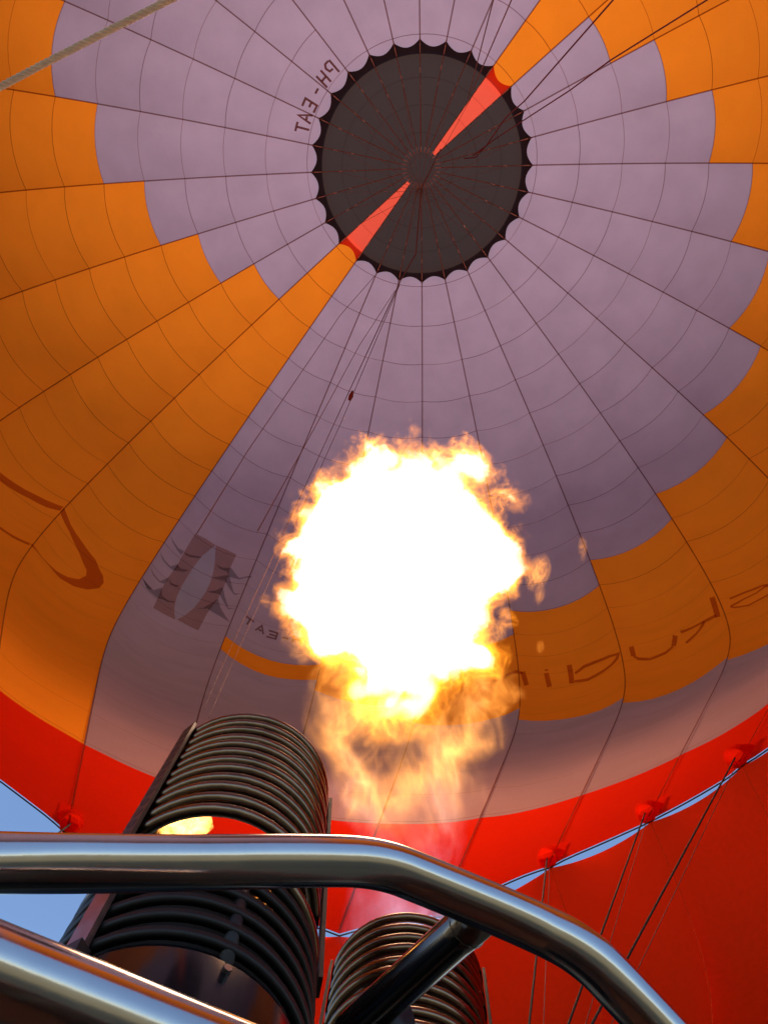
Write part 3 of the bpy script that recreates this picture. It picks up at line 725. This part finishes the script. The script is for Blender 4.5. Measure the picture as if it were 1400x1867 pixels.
def hull(name, pts, parent, mat, M4, seg=28, ruf=.10):
    """closed turned body, a little wider than the fire in it"""
    V = [Vector((0, 0, pts[0][0]))]; F = []
    for z, r in pts:
        for i in range(seg):
            an = 2 * PI * i / seg
            q = Vector((math.cos(an), math.sin(an), z))
            rr = r * (1 + ruf * noise.noise(q * 1.7))
            V.append(Vector((rr * math.cos(an), rr * math.sin(an), z)))
    V.append(Vector((0, 0, pts[-1][0])))
    F += [(0, 1 + (i + 1) % seg, 1 + i) for i in range(seg)]
    for j in range(len(pts) - 1):
        F += [(1 + j * seg + i, 1 + j * seg + (i + 1) % seg, 1 + (j + 1) * seg + (i + 1) % seg, 1 + (j + 1) * seg + i) for i in range(seg)]
    l = len(V) - 1; b = 1 + (len(pts) - 1) * seg
    F += [(l, b + i, b + (i + 1) % seg) for i in range(seg)]
    me = bpy.data.meshes.new(name); me.from_pydata([tuple(v) for v in V], [], F); me.update()
    me.materials.append(mat)
    o = bpy.data.objects.new(name, me); COL.objects.link(o)
    o.parent = parent; o.matrix_parent_inverse = Matrix.Translation(-Vector(parent.location)); o.matrix_basis = M4
    return o
O, u, e1, e2, pt = BR
fb = O + u * 1.50
ft = at(728, 900, 6.2)
fz = (ft - fb).normalized()
fx = Vector((1, 0, 0)); fx = (fx - fz * fx.dot(fz)).normalized(); fy = fz.cross(fx)
FM = Matrix(((fx.x, fy.x, fz.x, fb.x), (fx.y, fy.y, fz.y, fb.y), (fx.z, fy.z, fz.z, fb.z), (0, 0, 0, 1)))
FL = thing('burner_flame', 'roaring yellow white burner flame ball with ragged orange edges above the far burner', 'flame', fb)
CORE = [(0, 0), (1.10, 0), (1.18, .05), (1.35, .07), (1.7, .14), (2.2, .33), (2.7, .54), (3.1, .585), (3.45, .53), (3.7, .39), (3.9, .17), (4.0, 0), (4.4, 0)]
hull('flame_core', [(z, r + .31) for z, r in CORE if 1.10 <= z <= 4.3], FL, flame_mat('core_fire', CORE, None, 4.4, 6.0, 0, 1.0), FM)
WISP = [(0, .065), (.35, .08), (.7, .13), (1.1, .24), (1.5, .32), (1.9, .28), (2.2, .10), (2.4, 0)]
hull('flame_wisp', [(z, r + .22) for z, r in WISP if z <= 2.25], FL, flame_mat('wisp_fire', None, WISP, 2.4, 0, 4.2, 4.0), FM)
def lick(px, py, dep, wd, ht, seed, e):
    c = at(px, py, dep); up = (at(px, py - 50, dep) - c).normalized(); sx_ = (at(px + 50, py, dep) - c).normalized(); sy_ = up.cross(sx_) * .28; q_ = .35 * seed; sx_, up = sx_ * math.cos(q_ % .7 - .35) + up * math.sin(q_ % .7 - .35), up * math.cos(q_ % .7 - .35) - sx_ * math.sin(q_ % .7 - .35)
    M4 = Matrix(((sx_.x, sy_.x, up.x, c.x), (sx_.y, sy_.y, up.y, c.y), (sx_.z, sy_.z, up.z, c.z), (0, 0, 0, 1)))
    m, t = newmat('lick_fire'); out = N(t, 'ShaderNodeOutputMaterial'); L = t.links.new
    tc = N(t, 'ShaderNodeTexCoord'); mp = N(t, 'ShaderNodeMapping'); mp.inputs['Scale'].default_value = (1 / wd, 1 / wd, 1 / ht); L(tc.outputs['Object'], mp.inputs[0])
    ln = N(t, 'ShaderNodeVectorMath', operation='LENGTH'); L(mp.outputs[0], ln.inputs[0])
    m2 = N(t, 'ShaderNodeMapping'); m2.inputs['Location'].default_value = (seed, seed * 2, 0); m2.inputs['Scale'].default_value = (1, 1, .5); L(tc.outputs['Object'], m2.inputs[0])
    n_ = N(t, 'ShaderNodeTexNoise'); n_.inputs['Scale'].default_value = 17; n_.inputs['Detail'].default_value = 4; n_.inputs['Distortion'].default_value = 2.5; L(m2.outputs[0], n_.inputs['Vector'])
    rid = mathn(t, 'POWER', mathn(t, 'SUBTRACT', 1.0, mathn(t, 'ABSOLUTE', mathn(t, 'MULTIPLY_ADD', n_.outputs[0], 3, -1.5))), 8.0, clamp=True)
    k = mathn(t, 'MULTIPLY', mathn(t, 'MULTIPLY_ADD', ln.outputs['Value'], -1.6, 1.6, clamp=True), rid)
    em = N(t, 'ShaderNodeEmission'); em.inputs['Color'].default_value = (1, .33, .04, 1); L(mathn(t, 'MULTIPLY', k, e * 3.6), em.inputs['Strength']); L(em.outputs[0], out.inputs['Volume'])
    hull('flame_lick', [(-ht, wd * .15), (-ht * .6, wd * .7), (0, wd), (ht * .5, wd * .85), (ht, wd * .12)], FL, m, M4, 12, .25)
lick(981, 1045, 4.4, .085, .13, 2.0, 13)
lick(984, 1085, 4.4, .04, .07, 4.1, 9)
lick(1062, 1000, 4.4, .035, .09, 7.0, 8)
lick(922, 942, 4.5, .018, .03, 3.0, 10)
lick(985, 1180, 4.3, .03, .05, 5.0, 8)
lick(898, 965, 4.4, .05, .10, 9.0, 7)
lick(905, 1150, 4.2, .07, .09, 6.0, 7)

# pilot flame burning inside the near burner
Ol, ul, l1, l2, ptl = BL
pb = ptl(-1.57, .088, 1.235)
PF = thing('pilot_flame', 'small bright yellow pilot flame glowing between the near burner coils', 'flame', pb)
gz = ul; gx = l1; gy = gz.cross(gx)
PM = Matrix(((gx.x, gy.x, gz.x, pb.x), (gx.y, gy.y, gz.y, pb.y), (gx.z, gy.z, gz.z, pb.z), (0, 0, 0, 1)))
PC = [(0, .0), (.015, .030), (.05, .045), (.09, .036), (.14, .018), (.19, .004), (.34, 0)]
m, t = newmat('pilot_fire'); out = N(t, 'ShaderNodeOutputMaterial'); L = t.links.new
tc = N(t, 'ShaderNodeTexCoord'); n_ = N(t, 'ShaderNodeTexNoise'); n_.inputs['Scale'].default_value = 34; n_.inputs['Detail'].default_value = 3; n_.inputs['Distortion'].default_value = 1.6; L(tc.outputs['Object'], n_.inputs['Vector'])
em = N(t, 'ShaderNodeEmission'); em.inputs['Color'].default_value = (1, .45, .09, 1)
L(mathn(t, 'MULTIPLY', mathn(t, 'MULTIPLY_ADD', n_.outputs[0], 7.0, -2.9, clamp=True), 60), em.inputs['Strength']); L(em.outputs[0], out.inputs['Volume'])
hull('flame_body', [(z, r) for z, r in PC if z <= .2], PF, m, PM, 16, .5)

# ------------------------------------------------------------------ polished load frame
def smooth_path(P, it=3):
    P = [Vector(p) for p in P]
    for _ in range(it):
        Q = [P[0]]
        for a, b in zip(P[:-1], P[1:]): Q += [a * .75 + b * .25, a * .25 + b * .75]
        P = Q + [P[-1]]
    return P
FR = thing('burner_support', 'polished stainless steel tube support crossing in front of the burners', 'burner support', at(600, 1700, .66))
m = MB(); m.tube(smooth_path([at(-260, 1571, .46), at(0, 1573, .52), at(300, 1574, .565), at(560, 1568, .612), at(690, 1571, .64), at(790, 1611, .645), at(960, 1681, .64), at(1065, 1733, .62), at(1150, 1822, .60), at(1290, 1975, .58)], 3), .0200, 40)
m.build('top_rail', FR, STEEL)
m = MB(); m.tube(smooth_path([at(-330, 1648, .335), at(0, 1776, .352), at(260, 1877, .37), at(600, 2010, .40)], 2), .0200, 40)
m.build('lower_rail', FR, STEEL)
a_, b_ = at(882, 1660, .655), at(640, 1880, .76)
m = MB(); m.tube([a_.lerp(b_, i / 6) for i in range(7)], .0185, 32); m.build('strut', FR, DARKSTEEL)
d_ = (b_ - a_).normalized(); o1 = d_.orthogonal().normalized(); o2 = d_.cross(o1); c = a_ + d_ * .027; m = MB()
m.tube([c + (o1 * math.cos(q) + o2 * math.sin(q)) * .0186 + d_ * .0004 * math.sin(q * 13) for q in [2 * PI * z / 60 for z in range(60)]], .0009, 6, closed=True)
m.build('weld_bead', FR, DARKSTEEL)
d_ = (b_ - a_).normalized()
m = MB(); c = at(700, 1872, .74); m.tube([c + d_ * .02 * q for q in (-1, 1)], .024, 24); m.build('clamp_collar', FR, BLK)

# ------------------------------------------------------------------ basket under the burners, out of view, added for its reflection in the tubes
BK = thing('basket', 'unseen brown wicker basket with padded suede rim below the burners, added for reflections', 'basket', (0.12, 0.0, 0))
WICK = solid('wicker', (.16, .085, .04), .7, 0, .4, 60, bump=.5); SUEDE = solid('brown_suede', (.13, .055, .03), .9, 0, .2, 40)
bx0, bx1, by0, by1, bzr = -.62, .86, -1.12, 1.12, 1.16
rim = [(bx0, by0), (bx1, by0), (bx1, by1), (bx0, by1)]
m = MB(); P = []
for i in range(4):
    a, b = Vector((*rim[i], bzr)), Vector((*rim[(i + 1) % 4], bzr)); P += [a.lerp(b, q) for q in (.08, .3, .5, .7, .92)]
m.tube(P, .055, 14, closed=True); m.build('padded_rim', BK, SUEDE)
for i in range(4):
    a, b = Vector((*rim[i], 0)), Vector((*rim[(i + 1) % 4], 0)); m = MB(); n_ = 40
    for z in range(22):
        m.tube([a.lerp(b, (.02 + .96 * q / n_)) + Vector((0, 0, .06 + z * .05)) + (b - a).normalized().cross(Vector((0, 0, 1))) * .008 * (1 if (q + z) % 2 else -1) for q in range(n_ + 1)], .025, 5)
    m.build('woven_wall', BK, WICK)
m = MB(); m.box((.12, 0, .025), (.72, 0, 0), (0, 1.1, 0), (0, 0, .02)); m.build('floor_board', BK, WICK, False)

# ------------------------------------------------------------------ ropes and cords
def rope(name, label, cat, pts, rad, mat, group=None, sag=0.0, n=24):
    P = [Vector(p) for p in pts]; Q = []
    for j, (a, b) in enumerate(zip(P[:-1], P[1:])):
        for i in range(n):
            v = i / n; Q.append((a.lerp(b, v) - Vector((0, 0, sag * 4 * v * (1 - v))), j + v))
    Q.append((P[-1], len(P) - 1))
    rd = [float(np.interp(x, range(len(P)), rad)) if isinstance(rad, (list, tuple)) else rad for _, x in Q]
    m = MB(); m.tube([q for q, _ in Q], rd, 6)
    o = m.build(name, None, mat)
    return tag(o, label, cat, group)
A, B_ = at(-170, 250, 1.28), at(470, -80, 1.16)
WR = thing('twisted_rope', 'thick white three strand twisted rope crossing the top left corner', 'rope', A)
ax = (B_ - A); Lr = ax.length; ax.normalize(); o1 = ax.orthogonal().normalized(); o2 = ax.cross(o1)
for s_ in range(3):
    m = MB(); n_ = 420; P = []
    for i in range(n_ + 1):
        z = Lr * i / n_; an = 2 * PI * (z / .028 + s_ / 3)
        sagz = -.012 * math.sin(PI * i / n_)
        P.append(A + ax * z + (o1 * math.cos(an) + o2 * math.sin(an)) * .0029 + Vector((0, 0, sagz)))
    m.tube(P, .0029, 8); m.build('strand', WR, ROPEW)
rope('vent_line', 'tan vent line hanging from the crown knot down to the near burner', 'cord',
     [at(803, 272, 23.2), at(767, 346, 22.0), at(763, 400, 21), at(758, 463, 20), at(731, 510, 19), at(600, 792, 9.0), at(402, 1222, 3.2), at(371, 1296, 1.6)],
     [.014, .018, .020, .020, .014, .0042, .0012, .0008], CORDFINE, 'cords falling from the crown to the near burner')
rope('vent_line', 'second thin tan cord running beside the vent line towards the near burner', 'cord',
     [at(728, 520, 19), at(622, 770, 9.5), at(418, 1222, 3.2), at(380, 1310, 1.9)], [.010, .0038, .0011, .0008], CORDFINE, 'cords falling from the crown to the near burner')
tg = rope('line_toggle', 'small dark red toggle hanging on a cord above the flame', 'toggle', [at(643, 712, 12), at(640, 722, 12), at(637, 730, 12)], [.012, .04, .025], CORDRED, n=5)
rope('red_line', 'dark red deflation line running from the vent to the top right, upper of the two', 'cord',
     [at(846, 289, 23.5), at(866, 287, 23), at(886, 266, 22), at(922, 214, 20), at(956, 184, 17), at(1117, 0, 6.5), at(1260, -165, 3.5)], [.018, .018, .018, .018, .016, .008, .005], CORDRED, 'red lines leading to the vent')
rope('red_line', 'dark red deflation line from the vent to the top right, lower of the two', 'cord',
     [at(862, 284, 23.3), at(900, 255, 22), at(967, 211, 18), at(1038, 165, 14), at(1112, 110, 10.5), at(1288, 0, 6.5), at(1520, -140, 3.5)], [.016, .016, .015, .013, .011, .0075, .005], CORDRED, 'red lines leading to the vent')
rope('salmon_line', 'thin salmon cord from the red vent panel upwards, nearer the grey panels', 'cord', [at(853, 180, 22), at(899, 0, 12), at(950, -200, 6)], [.016, .011, .006], CORDTAN, 'salmon cords from the vent to the top edge')
rope('salmon_line', 'thin salmon cord from the red vent panel upwards, nearer the orange stripe', 'cord', [at(862, 163, 22), at(932, 0, 12), at(1015, -195, 6)], [.016, .011, .006], CORDTAN, 'salmon cords from the vent to the top edge')
def clear(k, s): return surf(k, s, -.12, False)
rope('side_cord', 'thin dark cord along the grey panels ending above the leaf emblem', 'cord', [at(683, 503, 23.0), at(620, 575, 21.2), at(450, 825, 15.5), at(359, 973, 12.2)], .0085, VENTCORD, 'dark cords over the grey panels beside the flame')
rope('side_cord', 'thin dark cord over the grey panels ending left of the flame', 'cord', [at(720, 530, 22.8), at(655, 630, 20.5), at(560, 805, 16.2), at(470, 968, 12.6)], .0085, VENTCORD, 'dark cords over the grey panels beside the flame')
FCR = at(892, 2215, .95); FCL = at(-120, 1690, 1.1)
for k, lab in ((10, 'dark rigging cable from the sleeve at the right edge down over the scoop'), (11, 'dark rigging cable from the middle visible sleeve down behind the frame tube'), (12, 'dark rigging cable from the sleeve nearest the flame down behind the bent tube')):
    rope('rigging_cable', lab, 'cable', [TIP[k], FCR + Vector((.012 * (k - 10), 0, 0))], .0026, WIRE, 'rigging cables from the mouth to the frame')
    rope('cable_shadow_line', lab.replace('dark rigging cable', 'thin red line standing in for the cable shadow'), 'cord', [TIP[k] + Vector((.01, .02, 0)), FCR + Vector((.012 * (k - 10) + .035, .01, 0))], .0010, CORDRED, 'shadow lines beside the rigging cables')  # drawn as thin lines in place of the cables' shadows on the scoop
rope('rigging_cable', 'dark rigging cable leaving the lone red sleeve against the blue sky', 'cable', [TIP[17], FCL], .0026, WIRE, 'rigging cables from the mouth to the frame')
